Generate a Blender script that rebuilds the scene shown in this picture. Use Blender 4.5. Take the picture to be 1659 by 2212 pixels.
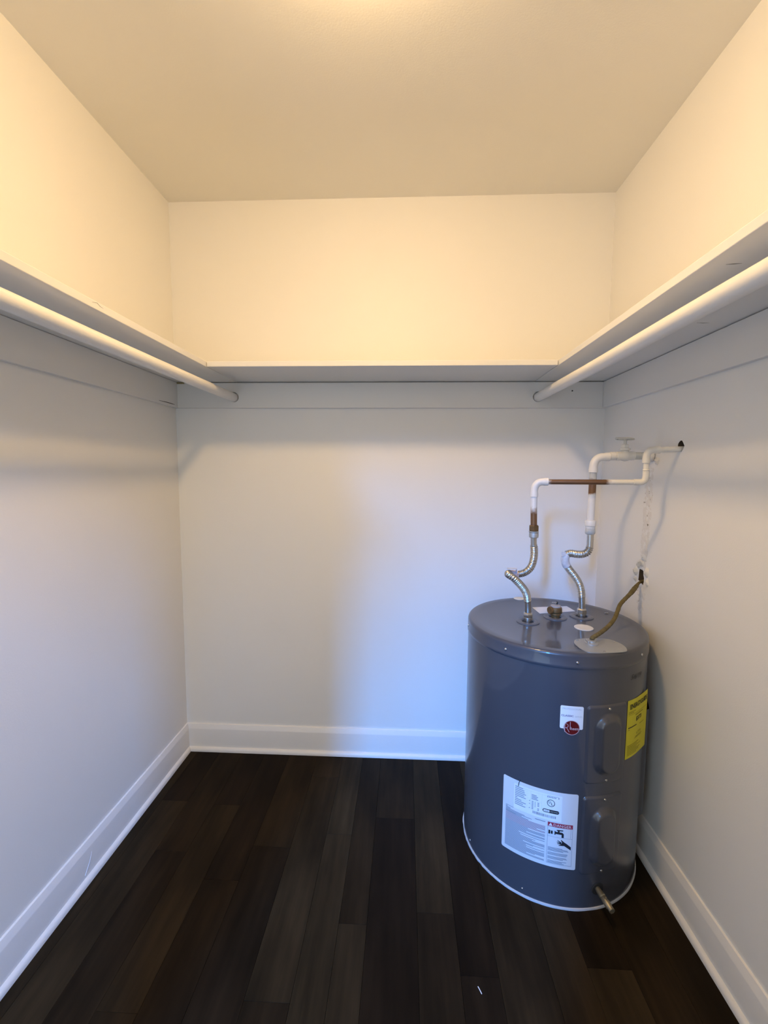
import bpy, bmesh, math, random
from mathutils import Vector, Matrix, noise

scene = bpy.context.scene
for o in list(bpy.data.objects):
    bpy.data.objects.remove(o)
COL = scene.collection
R_ = math.radians
random.seed(7)

# ------------------------------------------------------------------ camera
cam_d = bpy.data.cameras.new('camera')
cam_d.sensor_fit = 'HORIZONTAL'
cam_d.sensor_width = 36.0
cam_d.lens = 967.7 / 1659 * 36.0
cam_d.clip_start = 0.02
cam = bpy.data.objects.new('camera', cam_d)
COL.objects.link(cam)
right = Vector((0.9988720157, 0.0470957021, 0.0060573223))
down = Vector((0.0103807072, -0.0921050351, -0.9956951860))
fwd = Vector((-0.0463350540, 0.9946349367, -0.0924900288))
mw = Matrix.Identity(4)
for i in range(3):
    mw[i][0] = right[i]; mw[i][1] = -down[i]; mw[i][2] = -fwd[i]
mw.translation = Vector((0.0497, 0.0, 1.3151))
cam.matrix_world = mw
scene.camera = cam

# ------------------------------------------------------------------ world, daylight, exposure
world = bpy.data.worlds.new('world'); scene.world = world
world.use_nodes = True
wbg = world.node_tree.nodes['Background']
wbg.inputs[0].default_value = (0.72, 0.88, 1.0, 1)
wbg.inputs[1].default_value = 0.66

def daylight(loc, aim, w, h, energy):                 # cool daylight lamp out of view, set high so the door header fades it
    d = bpy.data.lights.new('daylight', 'AREA'); d.shape = 'RECTANGLE'; d.size = w; d.size_y = h
    d.energy = energy; d.color = (0.05, 0.33, 1.0)
    o = bpy.data.objects.new('daylight', d); COL.objects.link(o); o.location = loc
    o.rotation_euler = (Vector(aim) - Vector(loc)).to_track_quat('-Z', 'Y').to_euler()
daylight((-2.63, -6.0, 4.6), (0.3, 1.9, 0.4), 0.5, 2.6, 345.0)
daylight((2.05, -6.0, 5.2), (-0.96, 1.5, 0.2), 0.45, 2.0, 250.0)  # added lamp without a known window, for the cool patch on the left wall

vs = scene.view_settings
vs.view_transform = 'Standard'; vs.look = 'None'; vs.gamma = 1.0; vs.use_curve_mapping = False
vs.exposure = 1.6
LAMP_STRENGTH = 54.0
LAMP_COLOR = (1.0, 0.655, 0.30)

# ------------------------------------------------------------------ dimensions (metres)
XL, XR, YB, YF, H = -0.964, 0.889, 1.965, -0.30, 2.44
HX, HY, HR, HH = 0.5702, 1.5475, 0.2893, 0.7973        # water heater
SZ, ST = 1.6916, 0.0192                                 # shelf underside, thickness
SXL, SXR, SYB = XL + 0.2763, XR - 0.2979, YB - 0.3033   # shelf front edges
CB, CT = 1.5814, 0.0166                                 # cleat bottom, thickness
RLX, RRX, RZ, RR = -0.6979, 0.6061, 1.6257, 0.0188      # rods

# ------------------------------------------------------------------ materials
def mat(name, color, rough=0.5, metal=0.0, spec=0.5, bump=0.0, bscale=200.0, var=0.0, vscale=6.0, coat=0.0, bdist=0.002):
    m = bpy.data.materials.new(name); m.use_nodes = True
    nt = m.node_tree; b = nt.nodes['Principled BSDF']
    b.inputs['Base Color'].default_value = (*color, 1)
    b.inputs['Roughness'].default_value = rough
    b.inputs['Metallic'].default_value = metal
    b.inputs['Specular IOR Level'].default_value = spec
    b.inputs['Coat Weight'].default_value = coat
    b.inputs['Coat Roughness'].default_value = 0.05
    tc = nt.nodes.new('ShaderNodeTexCoord')
    if bump:
        n = nt.nodes.new('ShaderNodeTexNoise'); n.inputs['Scale'].default_value = bscale; n.inputs['Detail'].default_value = 3
        nt.links.new(tc.outputs['Object'], n.inputs['Vector'])
        bp = nt.nodes.new('ShaderNodeBump'); bp.inputs['Strength'].default_value = bump; bp.inputs['Distance'].default_value = bdist
        nt.links.new(n.outputs['Fac'], bp.inputs['Height'])
        nt.links.new(bp.outputs['Normal'], b.inputs['Normal'])
    if var:
        n = nt.nodes.new('ShaderNodeTexNoise'); n.inputs['Scale'].default_value = vscale; n.inputs['Detail'].default_value = 4
        nt.links.new(tc.outputs['Object'], n.inputs['Vector'])
        mx = nt.nodes.new('ShaderNodeMix'); mx.data_type = 'RGBA'
        mx.inputs['A'].default_value = (*[c * (1 - var) for c in color], 1)
        mx.inputs['B'].default_value = (*[min(1, c * (1 + var)) for c in color], 1)
        nt.links.new(n.outputs['Fac'], mx.inputs['Factor'])
        nt.links.new(mx.outputs['Result'], b.inputs['Base Color'])
    return m

M = {}
M['wall'] = mat('wall_paint', (0.855, 0.845, 0.815), 0.55, bump=0.10, bscale=260, var=0.012, vscale=3)
M['ceiling'] = mat('ceiling_paint', (0.845, 0.83, 0.77), 0.8, bump=0.12, bscale=220, var=0.015, vscale=3)
M['trim'] = mat('trim_paint', (0.83, 0.82, 0.80), 0.32, bump=0.10, bscale=60, var=0.02, vscale=5)
M['shelf'] = mat('shelf_paint', (0.80, 0.79, 0.76), 0.42, bump=0.10, bscale=50, var=0.025, vscale=4)
M['rod'] = mat('rod_paint', (0.84, 0.825, 0.79), 0.38, bump=0.2, bscale=70, var=0.03, vscale=9)
M['tank'] = mat('tank_enamel', (0.060, 0.064, 0.078), 0.30, spec=0.40, bump=0.02, bscale=600, coat=0.5, bdist=0.0006)
M['steel'] = mat('stainless', (0.56, 0.55, 0.53), 0.33, metal=1.0)
M['zinc'] = mat('zinc_plate', (0.50, 0.51, 0.50), 0.5, metal=0.75, var=0.12, vscale=25)
M['brass'] = mat('aged_brass', (0.21, 0.115, 0.042), 0.45, metal=0.45, var=0.3, vscale=60)
M['dbrass'] = mat('drain_brass', (0.30, 0.27, 0.20), 0.4, metal=0.7, var=0.3, vscale=60)
M['bronze'] = mat('brown_fitting', (0.15, 0.095, 0.045), 0.45, metal=0.6, var=0.25, vscale=60)
M['pipepaint'] = mat('pipe_paint', (0.80, 0.78, 0.73), 0.42, bump=0.25, bscale=90, var=0.04, vscale=20)
M['greypaint'] = mat('old_grey_pipe_paint', (0.58, 0.58, 0.54), 0.45, bump=0.2, bscale=90, var=0.1, vscale=30)
M['cream'] = mat('cream_plastic', (0.72, 0.68, 0.58), 0.45, var=0.04, vscale=30)
M['paper'] = mat('label_paper', (0.70, 0.71, 0.73), 0.55)
M['paper2'] = mat('sticker_paper', (0.84, 0.85, 0.86), 0.5)
M['ink'] = mat('grey_ink', (0.20, 0.21, 0.26), 0.6)
M['ink2'] = mat('pale_ink', (0.27, 0.29, 0.35), 0.6)
M['inkp'] = mat('pale_red_ink', (0.38, 0.27, 0.32), 0.6)
M['black'] = mat('black_ink', (0.015, 0.015, 0.02), 0.6)
M['red'] = mat('danger_red', (0.36, 0.03, 0.06), 0.5)
M['maroon'] = mat('logo_red', (0.13, 0.004, 0.006), 0.35)
M['pinkline'] = mat('logo_line', (0.62, 0.42, 0.44), 0.4)
M['purple'] = mat('purple_ink', (0.16, 0.09, 0.22), 0.5)
M['paleink'] = mat('silver_ink', (0.50, 0.53, 0.56), 0.5)
M['yellow'] = mat('yellow_label', (0.68, 0.62, 0.014), 0.5, var=0.04, vscale=20)
M['yink'] = mat('yellow_label_ink', (0.02, 0.02, 0.008), 0.6)
M['yink2'] = mat('yellow_label_fine_ink', (0.24, 0.21, 0.012), 0.6)
M['marker'] = mat('marker_ink', (0.02, 0.02, 0.018), 0.5)
M['white'] = mat('white_ink', (0.80, 0.72, 0.76), 0.5)
M['rubber_hole_black'] = mat('black_rubber_and_hole_shade', (0.02, 0.02, 0.02), 0.7)  # also the black that stands in for shade in openings
M['base'] = mat('base_rim', (0.55, 0.56, 0.58), 0.4, bump=0.3, bscale=40)
M['cable'] = mat('cloth_cable', (0.135, 0.105, 0.038), 0.8, bump=0.6, bscale=160, var=0.7, vscale=45)
M['tag'] = mat('clear_tag', (0.62, 0.62, 0.66), 0.35, var=0.25, vscale=120)
M['pinktag'] = mat('pink_tag', (0.75, 0.52, 0.47), 0.4, var=0.15, vscale=120)
M['grey_gasket'] = mat('grey_grommet', (0.115, 0.115, 0.12), 0.4, coat=0.2)
M['capgrey'] = mat('pale_valve_cap', (0.40, 0.36, 0.33), 0.5, var=0.15, vscale=60)
M['scuff'] = mat('grey_scuff', (0.34, 0.32, 0.27), 0.8)
M['lint'] = mat('white_scuff', (0.75, 0.76, 0.8), 0.7)
M['shimwood'] = mat('raw_shim_wood', (0.30, 0.24, 0.10), 0.7)
M['cavity'] = mat('wall_cavity', (0.11, 0.075, 0.042), 0.9)
M['darkhole'] = mat('dark_nail', (0.05, 0.04, 0.03), 0.8)

def glass_mat():
    m = bpy.data.materials.new('lit_lamp_glass'); m.use_nodes = True
    b = m.node_tree.nodes['Principled BSDF']
    b.inputs['Base Color'].default_value = (0.9, 0.88, 0.82, 1)
    b.inputs['Emission Color'].default_value = (*LAMP_COLOR, 1)
    b.inputs['Emission Strength'].default_value = LAMP_STRENGTH
    return m
M['lampglass'] = glass_mat()

def wood_mat():
    m = bpy.data.materials.new('dark_plank'); m.use_nodes = True
    nt = m.node_tree; b = nt.nodes['Principled BSDF']; L = nt.links.new
    oi = nt.nodes.new('ShaderNodeObjectInfo')
    tc = nt.nodes.new('ShaderNodeTexCoord')
    mp = nt.nodes.new('ShaderNodeMapping'); mp.inputs['Scale'].default_value = (38, 2.2, 38)
    L(tc.outputs['Object'], mp.inputs['Vector'])
    ad = nt.nodes.new('ShaderNodeVectorMath'); ad.operation = 'ADD'
    cx = nt.nodes.new('ShaderNodeCombineXYZ')
    mu = nt.nodes.new('ShaderNodeMath'); mu.operation = 'MULTIPLY'; mu.inputs[1].default_value = 37
    L(oi.outputs['Random'], mu.inputs[0]); L(mu.outputs[0], cx.inputs[0]); L(mu.outputs[0], cx.inputs[1])
    L(mp.outputs[0], ad.inputs[0]); L(cx.outputs[0], ad.inputs[1])
    n = nt.nodes.new('ShaderNodeTexNoise'); n.inputs['Scale'].default_value = 1.0; n.inputs['Detail'].default_value = 6; n.inputs['Roughness'].default_value = 0.65
    L(ad.outputs[0], n.inputs['Vector'])
    # blotches
    mp2 = nt.nodes.new('ShaderNodeMapping'); mp2.inputs['Scale'].default_value = (7, 2.6, 7)
    L(tc.outputs['Object'], mp2.inputs['Vector'])
    n2 = nt.nodes.new('ShaderNodeTexNoise'); n2.inputs['Scale'].default_value = 1.0; n2.inputs['Detail'].default_value = 3
    L(mp2.outputs[0], n2.inputs['Vector'])
    # plank tone
    cr = nt.nodes.new('ShaderNodeValToRGB')
    e = cr.color_ramp.elements
    e[0].position = 0.0; e[0].color = (0.0125, 0.0080, 0.0045, 1)
    e[1].position = 1.0; e[1].color = (0.029, 0.0205, 0.0105, 1)
    x = e.new(0.5); x.color = (0.0195, 0.0130, 0.0066, 1)
    L(oi.outputs['Random'], cr.inputs['Fac'])
    def scl(fac, lo, hi):
        r = nt.nodes.new('ShaderNodeMapRange'); r.inputs['From Min'].default_value = 0.25; r.inputs['From Max'].default_value = 0.75
        r.inputs['To Min'].default_value = lo; r.inputs['To Max'].default_value = hi
        L(fac, r.inputs['Value']); return r.outputs[0]
    m1 = nt.nodes.new('ShaderNodeMath'); m1.operation = 'MULTIPLY'
    L(scl(n.outputs['Fac'], 0.62, 1.38), m1.inputs[0]); L(scl(n2.outputs['Fac'], 0.45, 1.55), m1.inputs[1])
    vm = nt.nodes.new('ShaderNodeVectorMath'); vm.operation = 'SCALE'
    L(cr.outputs['Color'], vm.inputs[0]); L(m1.outputs[0], vm.inputs['Scale'])
    L(vm.outputs[0], b.inputs['Base Color'])
    b.inputs['Roughness'].default_value = 0.55
    b.inputs['Specular IOR Level'].default_value = 0.06
    bp = nt.nodes.new('ShaderNodeBump'); bp.inputs['Strength'].default_value = 0.15; bp.inputs['Distance'].default_value = 0.001
    L(n.outputs['Fac'], bp.inputs['Height']); L(bp.outputs['Normal'], b.inputs['Normal'])
    return m
M['plank'] = wood_mat()
M['subfloor'] = mat('subfloor', (0.012, 0.009, 0.007), 0.8)

def banded(name, axis, stops, soft=0.006, rough=0.42):
    """paint worn through to bare copper along one world axis: stops = [(coord, colour, metal), ...] ascending"""
    m = bpy.data.materials.new(name); m.use_nodes = True
    nt = m.node_tree; b = nt.nodes['Principled BSDF']; L = nt.links.new
    g = nt.nodes.new('ShaderNodeNewGeometry')
    sx = nt.nodes.new('ShaderNodeSeparateXYZ'); L(g.outputs['Position'], sx.inputs[0])
    n = nt.nodes.new('ShaderNodeTexNoise'); n.inputs['Scale'].default_value = 90; L(g.outputs['Position'], n.inputs['Vector'])
    ma = nt.nodes.new('ShaderNodeMath'); ma.operation = 'MULTIPLY_ADD'
    ma.inputs[1].default_value = 0.02; L(n.outputs['Fac'], ma.inputs[0]); L(sx.outputs['XYZ'.index(axis)], ma.inputs[2])
    cur = None; curm = None
    for i, (c, colr, met) in enumerate(stops):
        if i == 0:
            cur = nt.nodes.new('ShaderNodeRGB').outputs[0]; cur.default_value = (*colr, 1)
            curm = nt.nodes.new('ShaderNodeValue').outputs[0]; curm.default_value = met
            continue
        r = nt.nodes.new('ShaderNodeMapRange'); r.inputs['From Min'].default_value = c - soft + 0.01; r.inputs['From Max'].default_value = c + soft + 0.01
        L(ma.outputs[0], r.inputs['Value'])
        mx = nt.nodes.new('ShaderNodeMix'); mx.data_type = 'RGBA'
        L(r.outputs[0], mx.inputs['Factor']); L(cur, mx.inputs['A']); mx.inputs['B'].default_value = (*colr, 1)
        mm = nt.nodes.new('ShaderNodeMix'); mm.data_type = 'FLOAT'
        L(r.outputs[0], mm.inputs['Factor']); L(curm, mm.inputs['A']); mm.inputs['B'].default_value = met
        cur = mx.outputs['Result']; curm = mm.outputs['Result']
    L(cur, b.inputs['Base Color']); L(curm, b.inputs['Metallic'])
    b.inputs['Roughness'].default_value = rough
    return m
WHT = (0.80, 0.78, 0.74); COP = (0.20, 0.105, 0.05); PGR = (0.56, 0.56, 0.52); PBL = (0.66, 0.68, 0.70)
M['hotriser'] = banded('worn_paint_hot_riser', 'Z', [(0, COP, 0.5), (1.188, WHT, 0.0)], soft=0.012)
M['hotcross'] = banded('worn_paint_crossover', 'X', [(0, WHT, 0.0), (0.517, COP, 0.5), (0.690, WHT, 0.0)], soft=0.008)
M['coldriser'] = banded('worn_paint_cold_riser', 'Z', [(0, WHT, 0.0), (1.225, PBL, 0.0), (1.238, COP, 0.4), (1.288, PGR, 0.0)], soft=0.005)

def plaster_mat():
    m = bpy.data.materials.new('rough_plaster'); m.use_nodes = True
    nt = m.node_tree; b = nt.nodes['Principled BSDF']; L = nt.links.new
    g = nt.nodes.new('ShaderNodeNewGeometry')
    n = nt.nodes.new('ShaderNodeTexNoise'); n.inputs['Scale'].default_value = 70; n.inputs['Detail'].default_value = 5
    L(g.outputs['Position'], n.inputs['Vector'])
    cr = nt.nodes.new('ShaderNodeValToRGB'); e = cr.color_ramp.elements
    e[0].position = 0.30; e[0].color = (0.20, 0.16, 0.10, 1)
    e[1].position = 0.36; e[1].color = (0.79, 0.765, 0.72, 1)
    L(n.outputs['Fac'], cr.inputs['Fac']); L(cr.outputs[0], b.inputs['Base Color'])
    b.inputs['Roughness'].default_value = 0.6
    return m
M['plaster'] = plaster_mat()

# ------------------------------------------------------------------ mesh helpers
class MB:
    def __init__(s): s.v = []; s.f = []
    def add(s, vs, fs):
        n = len(s.v); s.v += [tuple(x) for x in vs]; s.f += [tuple(i + n for i in f) for f in fs]; return s
    def box(s, a, b):
        (x0, y0, z0), (x1, y1, z1) = a, b
        return s.add([(x0,y0,z0),(x1,y0,z0),(x1,y1,z0),(x0,y1,z0),(x0,y0,z1),(x1,y0,z1),(x1,y1,z1),(x0,y1,z1)],
                     [(3,2,1,0),(4,5,6,7),(0,1,5,4),(1,2,6,5),(2,3,7,6),(3,0,4,7)])
    def lathe(s, prof, seg=32, origin=(0,0,0), axis=(0,0,1), cap=True, phase=0.0):
        """prof = [(r, h)...] from one end to the other along axis"""
        A = Vector(axis).normalized(); X = A.orthogonal().normalized()
        if abs(A.z) > 0.99: X = Vector((1, 0, 0))
        Yv = A.cross(X); O = Vector(origin); vs = []; fs = []
        for r, h in prof:
            for i in range(seg):
                t = 2 * math.pi * i / seg + phase
                vs.append(O + A * h + X * (r * math.cos(t)) + Yv * (r * math.sin(t)))
        for j in range(len(prof) - 1):
            for i in range(seg):
                k = (i + 1) % seg
                fs.append((j*seg+i, j*seg+k, (j+1)*seg+k, (j+1)*seg+i))
        if cap:
            fs.append(tuple(reversed(range(seg)))); fs.append(tuple((len(prof)-1)*seg + i for i in range(seg)))
        return s.add(vs, fs)
    def sweep(s, pts, rad, seg=16, cap=True):
        P = [Vector(p) for p in pts]; n = len(P)
        if not callable(rad): r0 = rad; rad = lambda i, t: r0
        T = [(P[min(i+1, n-1)] - P[max(i-1, 0)]).normalized() for i in range(n)]
        N = T[0].orthogonal().normalized(); vs = []; fs = []
        for i in range(n):
            N = (N - T[i] * N.dot(T[i])).normalized(); B = T[i].cross(N); r = rad(i, i / (n - 1))
            for k in range(seg):
                a = 2 * math.pi * k / seg
                vs.append(P[i] + N * (r * math.cos(a)) + B * (r * math.sin(a)))
        for i in range(n - 1):
            for k in range(seg):
                q = (k + 1) % seg
                fs.append((i*seg+k, i*seg+q, (i+1)*seg+q, (i+1)*seg+k))
        if cap:
            fs.append(tuple(reversed(range(seg)))); fs.append(tuple((n-1)*seg + k for k in range(seg)))
        return s.add(vs, fs)
    def prism(s, poly, z0, z1):
        n = len(poly)
        vs = [(x, y, z0) for x, y in poly] + [(x, y, z1) for x, y in poly]
        return s.add(vs, [tuple(reversed(range(n))), tuple(range(n, 2*n))] + [(i, (i+1) % n, n+(i+1) % n, n+i) for i in range(n)])
    def profile(s, prof, p0, p1, inward):
        """extrude a (depth, height) profile from p0 to p1 (floor points); depth goes along inward"""
        p0 = Vector(p0); p1 = Vector(p1); I = Vector(inward); n = len(prof)
        vs = [p + I * d + Vector((0, 0, h)) for p in (p0, p1) for d, h in prof]
        return s.add(vs, [(i, (i+1) % n, n+(i+1) % n, n+i) for i in range(n)] + [tuple(reversed(range(n))), tuple(range(n, 2*n))])
    def build(s, name, material, parent=None, smooth=None, loc=None, bevel=0.0):
        me = bpy.data.meshes.new(name); me.from_pydata(s.v, [], s.f)
        bm = bmesh.new(); bm.from_mesh(me)
        bmesh.ops.recalc_face_normals(bm, faces=bm.faces)
        if bevel:
            bmesh.ops.bevel(bm, geom=list(bm.edges), offset=bevel, segments=2, profile=0.5, affect='EDGES', clamp_overlap=True)
        bm.to_mesh(me); bm.free()
        return link(name, me, material, parent, smooth, loc)

def link(name, me, material, parent=None, smooth=None, loc=None):
    if smooth is not None:
        me.polygons.foreach_set('use_smooth', [True] * len(me.polygons))
        me.set_sharp_from_angle(angle=R_(smooth))
    me.materials.clear(); me.materials.append(M[material])
    o = bpy.data.objects.new(name, me); COL.objects.link(o)
    if parent is not None: o.parent = parent
    if loc is not None: o.location = loc
    return o

def empty(name, loc, label=None, cat=None, group=None):
    o = bpy.data.objects.new(name, None); COL.objects.link(o); o.location = loc
    o.empty_display_size = 0.05
    return tag(o, label, cat, group)
def tag(o, label=None, cat=None, group=None, kind=None):
    if label: o['label'] = label
    if cat: o['category'] = cat
    if group: o['group'] = group
    if kind: o['kind'] = kind
    return o
def struct(o, label, cat):
    return tag(o, label, cat, kind='structure')

def boolean_cut(o, cutters):
    """cut holes into o with temporary cutter objects, then remove them"""
    for c in cutters:
        md = o.modifiers.new('cut', 'BOOLEAN'); md.operation = 'DIFFERENCE'; md.object = c; md.solver = 'EXACT'
    bpy.context.view_layer.update()
    dg = bpy.context.evaluated_depsgraph_get()
    me = bpy.data.meshes.new_from_object(o.evaluated_get(dg))
    o.modifiers.clear(); old = o.data; o.data = me; me.name = old.name
    m0 = old.materials[0]
    me.materials.clear(); me.materials.append(m0)
    for c in cutters:
        bpy.data.objects.remove(c)

def catmull(pts, n):
    P = [Vector(p) for p in pts]; P = [P[0]*2-P[1]] + P + [P[-1]*2-P[-2]]; out = []
    for i in range(1, len(P) - 2):
        for k in range(n):
            t = k / n; a, b, c, d = P[i-1], P[i], P[i+1], P[i+2]
            out.append(0.5 * ((2*b) + (c-a)*t + (2*a-5*b+4*c-d)*t*t + (3*b-a-3*c+d)*t**3))
    out.append(P[-2]); return out
def resample(P, step):
    out = [P[0]]; acc = 0.0
    for i in range(1, len(P)):
        a, b = P[i-1], P[i]; d = (b-a).length
        while acc + d >= step:
            t = (step - acc) / d; a = a.lerp(b, t); out.append(a.copy()); d = (b-a).length; acc = 0.0
        acc += d
    return out

# ================================================================== THE ROOM
T = 0.10
fl = MB().box((XL - T, YF - 2.0, -0.08), (XR + T, YB + T, -0.012)).build('floor', 'subfloor')
struct(fl, 'dark brown wooden plank floor of the closet', 'floor')
# random-width planks running towards the back wall
bx = [XL - 0.06, -0.905, -0.800, -0.690, -0.585, -0.470, -0.338, -0.222, -0.130, -0.048, 0.098, 0.208, 0.308, 0.446, 0.548, 0.664, 0.776, XR + 0.06]
seams = {0: [0.9], 1: [0.55, 1.63], 2: [1.40], 3: [0.94, 1.62], 4: [0.45, 1.30], 5: [1.435, 0.62], 6: [0.98, 1.80], 7: [0.35, 1.50],
         8: [1.182], 9: [1.586, 0.30], 10: [1.2265, 0.2], 11: [1.064], 12: [0.50, 1.55], 13: [0.75], 14: [0.30, 1.10], 15: [0.62, 1.7], 16: [0.95]}
for i in range(len(bx) - 1):
    ys = [YF] + sorted(seams[i]) + [YB + 0.05]
    for a, b in zip(ys[:-1], ys[1:]):
        g = 0.0003
        x0, x1, y0, y1 = bx[i] + g, bx[i+1] - g, a + g, b - g
        c = ((x0+x1)/2, (y0+y1)/2, 0)
        hx, hy = (x1-x0)/2, (y1-y0)/2
        MB().box((-hx, -hy, -0.012), (hx, hy, 0.0)).build('plank', 'plank', fl, loc=c, bevel=0.0005)

ce = MB().box((XL - T, YF - T, H), (XR + T, YB + T, H + 0.1)).build('ceiling', 'ceiling')
struct(ce, 'plain warm white painted ceiling', 'ceiling')
wl = MB().box((XL - T, YF - T, -0.02), (XL, YB + T, H)).build('wall_left', 'wall')
struct(wl, 'off white painted wall on the left side', 'wall')
wb = MB().box((XL, YB, -0.02), (XR, YB + T, H)).build('wall_back', 'wall')
struct(wb, 'off white painted back wall facing the viewer', 'wall')
wr = MB().box((XR, YF - T, -0.02), (XR + T, YB + T, H)).build('wall_right', 'wall')
struct(wr, 'off white painted wall on the right, behind the water heater', 'wall')
# front wall with the doorway, behind and to the left of the viewer
DJL, DJR, DH = -0.92, -0.118, 2.03
wf = MB().box((XL, YF - T, -0.02), (DJL, YF, H)).box((DJR, YF - T, -0.02), (XR, YF, H)).box((DJL, YF - T, DH), (DJR, YF, H)).build('wall_front', 'wall')
struct(wf, 'off white painted wall around the closet doorway', 'wall')

def hole_cutter(y, z, ry, rz, seed, n=14, jag=0.25):
    rnd = random.Random(seed); poly = []
    for i in range(n):
        a = 2*math.pi*i/n; k = 1 + rnd.uniform(-jag, jag)
        poly.append((y + ry*k*math.cos(a), z + rz*k*math.sin(a)))
    m = MB(); nn = len(poly)
    vs = [(XR - 0.01, p, q) for p, q in poly] + [(XR + 0.096, p, q) for p, q in poly]
    m.add(vs, [tuple(range(nn)), tuple(reversed(range(nn, 2*nn)))] + [(i, (i+1) % nn, nn+(i+1) % nn, nn+i) for i in range(nn)])
    return m.build('cutter', 'wall')
boolean_cut(wr, [hole_cutter(1.4205, 1.3945, 0.0160, 0.0165, 3, jag=0.12), hole_cutter(1.6000, 0.9440, 0.018, 0.028, 11, jag=0.30)])

wr.data.materials.append(M['cavity'])
for p in wr.data.polygons:                             # bare wood inside the wall, coloured dark to deepen the holes' shade
    if XR + 0.002 < p.center.x < XR + 0.0985 and any(abs(p.center.y - y) < 0.05 and abs(p.center.z - z) < 0.06 for y, z in ((1.4205, 1.3965), (1.6, 0.946))):
        p.material_index = 1

# rough plaster strip and lumps around the cable hole (right wall)
def plaster_strip():
    m = MB(); ny, nz = 22, 120; z0, z1 = 0.80, 1.345; vs = []; fs = []
    for j in range(nz + 1):
        z = z0 + (z1 - z0) * j / nz
        yc = 1.592 + 0.006 * math.sin(z * 9); hw = 0.030 + 0.008 * noise.noise((z * 14, 3, 0))
        for i in range(ny + 1):
            u = -1 + 2 * i / ny; y = yc + hw * u
            h = 0.0012 + 0.0024 * noise.noise((y * 75, z * 75, 1.7)) + 0.0022 * noise.noise((y * 190, z * 190, 8.1))
            h *= max(0, 1 - abs(u) ** 3) * min(1, (z - z0) / 0.03, (z1 - z) / 0.03)
            if (abs((y - 1.600) / 0.025) ** 2 + abs((z - 0.946) / 0.039) ** 2) < 1: h = -0.02
            vs.append((XR - max(h, -0.02) + 0.0006, y, z))
    for j in range(nz):
        for i in range(ny):
            a = j*(ny+1)+i; q = (a, a+1, a+ny+2, a+ny+1)
            if all(vs[k][0] < XR + 0.01 for k in q): fs.append(q)
    return m.add(vs, fs).build('plaster_strip', 'plaster', wr, smooth=60)
plaster_strip()
def plaster_lump(y, z, ry, rz, h, seed):
    m = MB(); vs = [(XR - h, y, z)]; fs = []; n = 14; rings = 5
    for r in range(1, rings + 1):
        t = r / rings
        for i in range(n):
            a = 2*math.pi*i/n; k = 1 + 0.35*noise.noise((math.cos(a)*1.7+seed, math.sin(a)*1.7, t))
            vs.append((XR - h*(1-t**2)*(0.75+0.6*noise.noise((a*2, t*4, seed))) + 0.0008*(r == rings), y+ry*t*k*math.cos(a), z+rz*t*k*math.sin(a)))
    for i in range(n): fs.append((0, 1+i, 1+(i+1) % n))
    for r in range(rings-1):
        for i in range(n):
            fs.append((1+r*n+i, 1+r*n+(i+1) % n, 1+(r+1)*n+(i+1) % n, 1+(r+1)*n+i))
    return m.add(vs, fs).build('plaster_lump', 'pipepaint', wr, smooth=50)
for a in [(1.637, 0.958, 0.014, 0.016, 0.012, 1), (1.605, 0.994, 0.024, 0.012, 0.013, 2), (1.565, 0.968, 0.013, 0.018, 0.012, 3), (1.560, 0.934, 0.010, 0.016, 0.008, 4),
          (1.638, 0.930, 0.010, 0.012, 0.008, 5), (1.592, 1.014, 0.020, 0.014, 0.006, 6), (1.622, 0.984, 0.012, 0.012, 0.009, 9)]:
    plaster_lump(*a)
# broken plaster round the cold-water stub
for a in [(1.545, 1.352, 0.016, 0.014, 0.010, 21), (1.592, 1.395, 0.020, 0.008, 0.006, 22)]:
    plaster_lump(*a)

# baseboards with quarter-round shoe
BP = [(0, 0), (0.0135, 0), (0.0135, 0.103), (0.0125, 0.107), (0.0055, 0.1255), (0, 0.1265)]
SP = [(0.0125, 0), (0.0255, 0), (0.0255, 0.006), (0.0235, 0.013), (0.0195, 0.0175), (0.0125, 0.0195)]
def baseboard(name, p0, p1, inward, lab):
    b = MB().profile(BP, p0, p1, inward).build(name, 'trim', smooth=30)
    MB().profile(SP, p0, p1, inward).build('shoe_molding', 'trim', b, smooth=40)
    struct(b, lab, 'baseboard'); return b
baseboard('baseboard_back', (XL, YB, 0), (XR, YB, 0), (0, -1, 0), 'white painted baseboard along the back wall')
bl = baseboard('baseboard_left', (XL, YF, 0), (XL, YB, 0), (1, 0, 0), 'white painted baseboard along the left wall')
baseboard('baseboard_right', (XR, YF, 0), (XR, YB, 0), (-1, 0, 0), 'white painted baseboard along the right wall, beside the water heater')
# pale scratch on the left baseboard, lint on the floor
m = MB(); m.sweep([(XL+0.0138, 1.262, 0.030), (XL+0.0138, 1.285, 0.058), (XL+0.0138, 1.296, 0.082)], lambda i, t: 0.0012 - 0.0008*t, 6); m.build('scratch', 'lint', bl)
m = MB(); m.sweep([(0.2495, 1.040, 0.001), (0.2525, 1.033, 0.0016), (0.2565, 1.024, 0.001)], 0.0011, 6)
tag(m.build('lint', 'lint'), 'tiny white speck of lint on the dark floor', 'lint')

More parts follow.
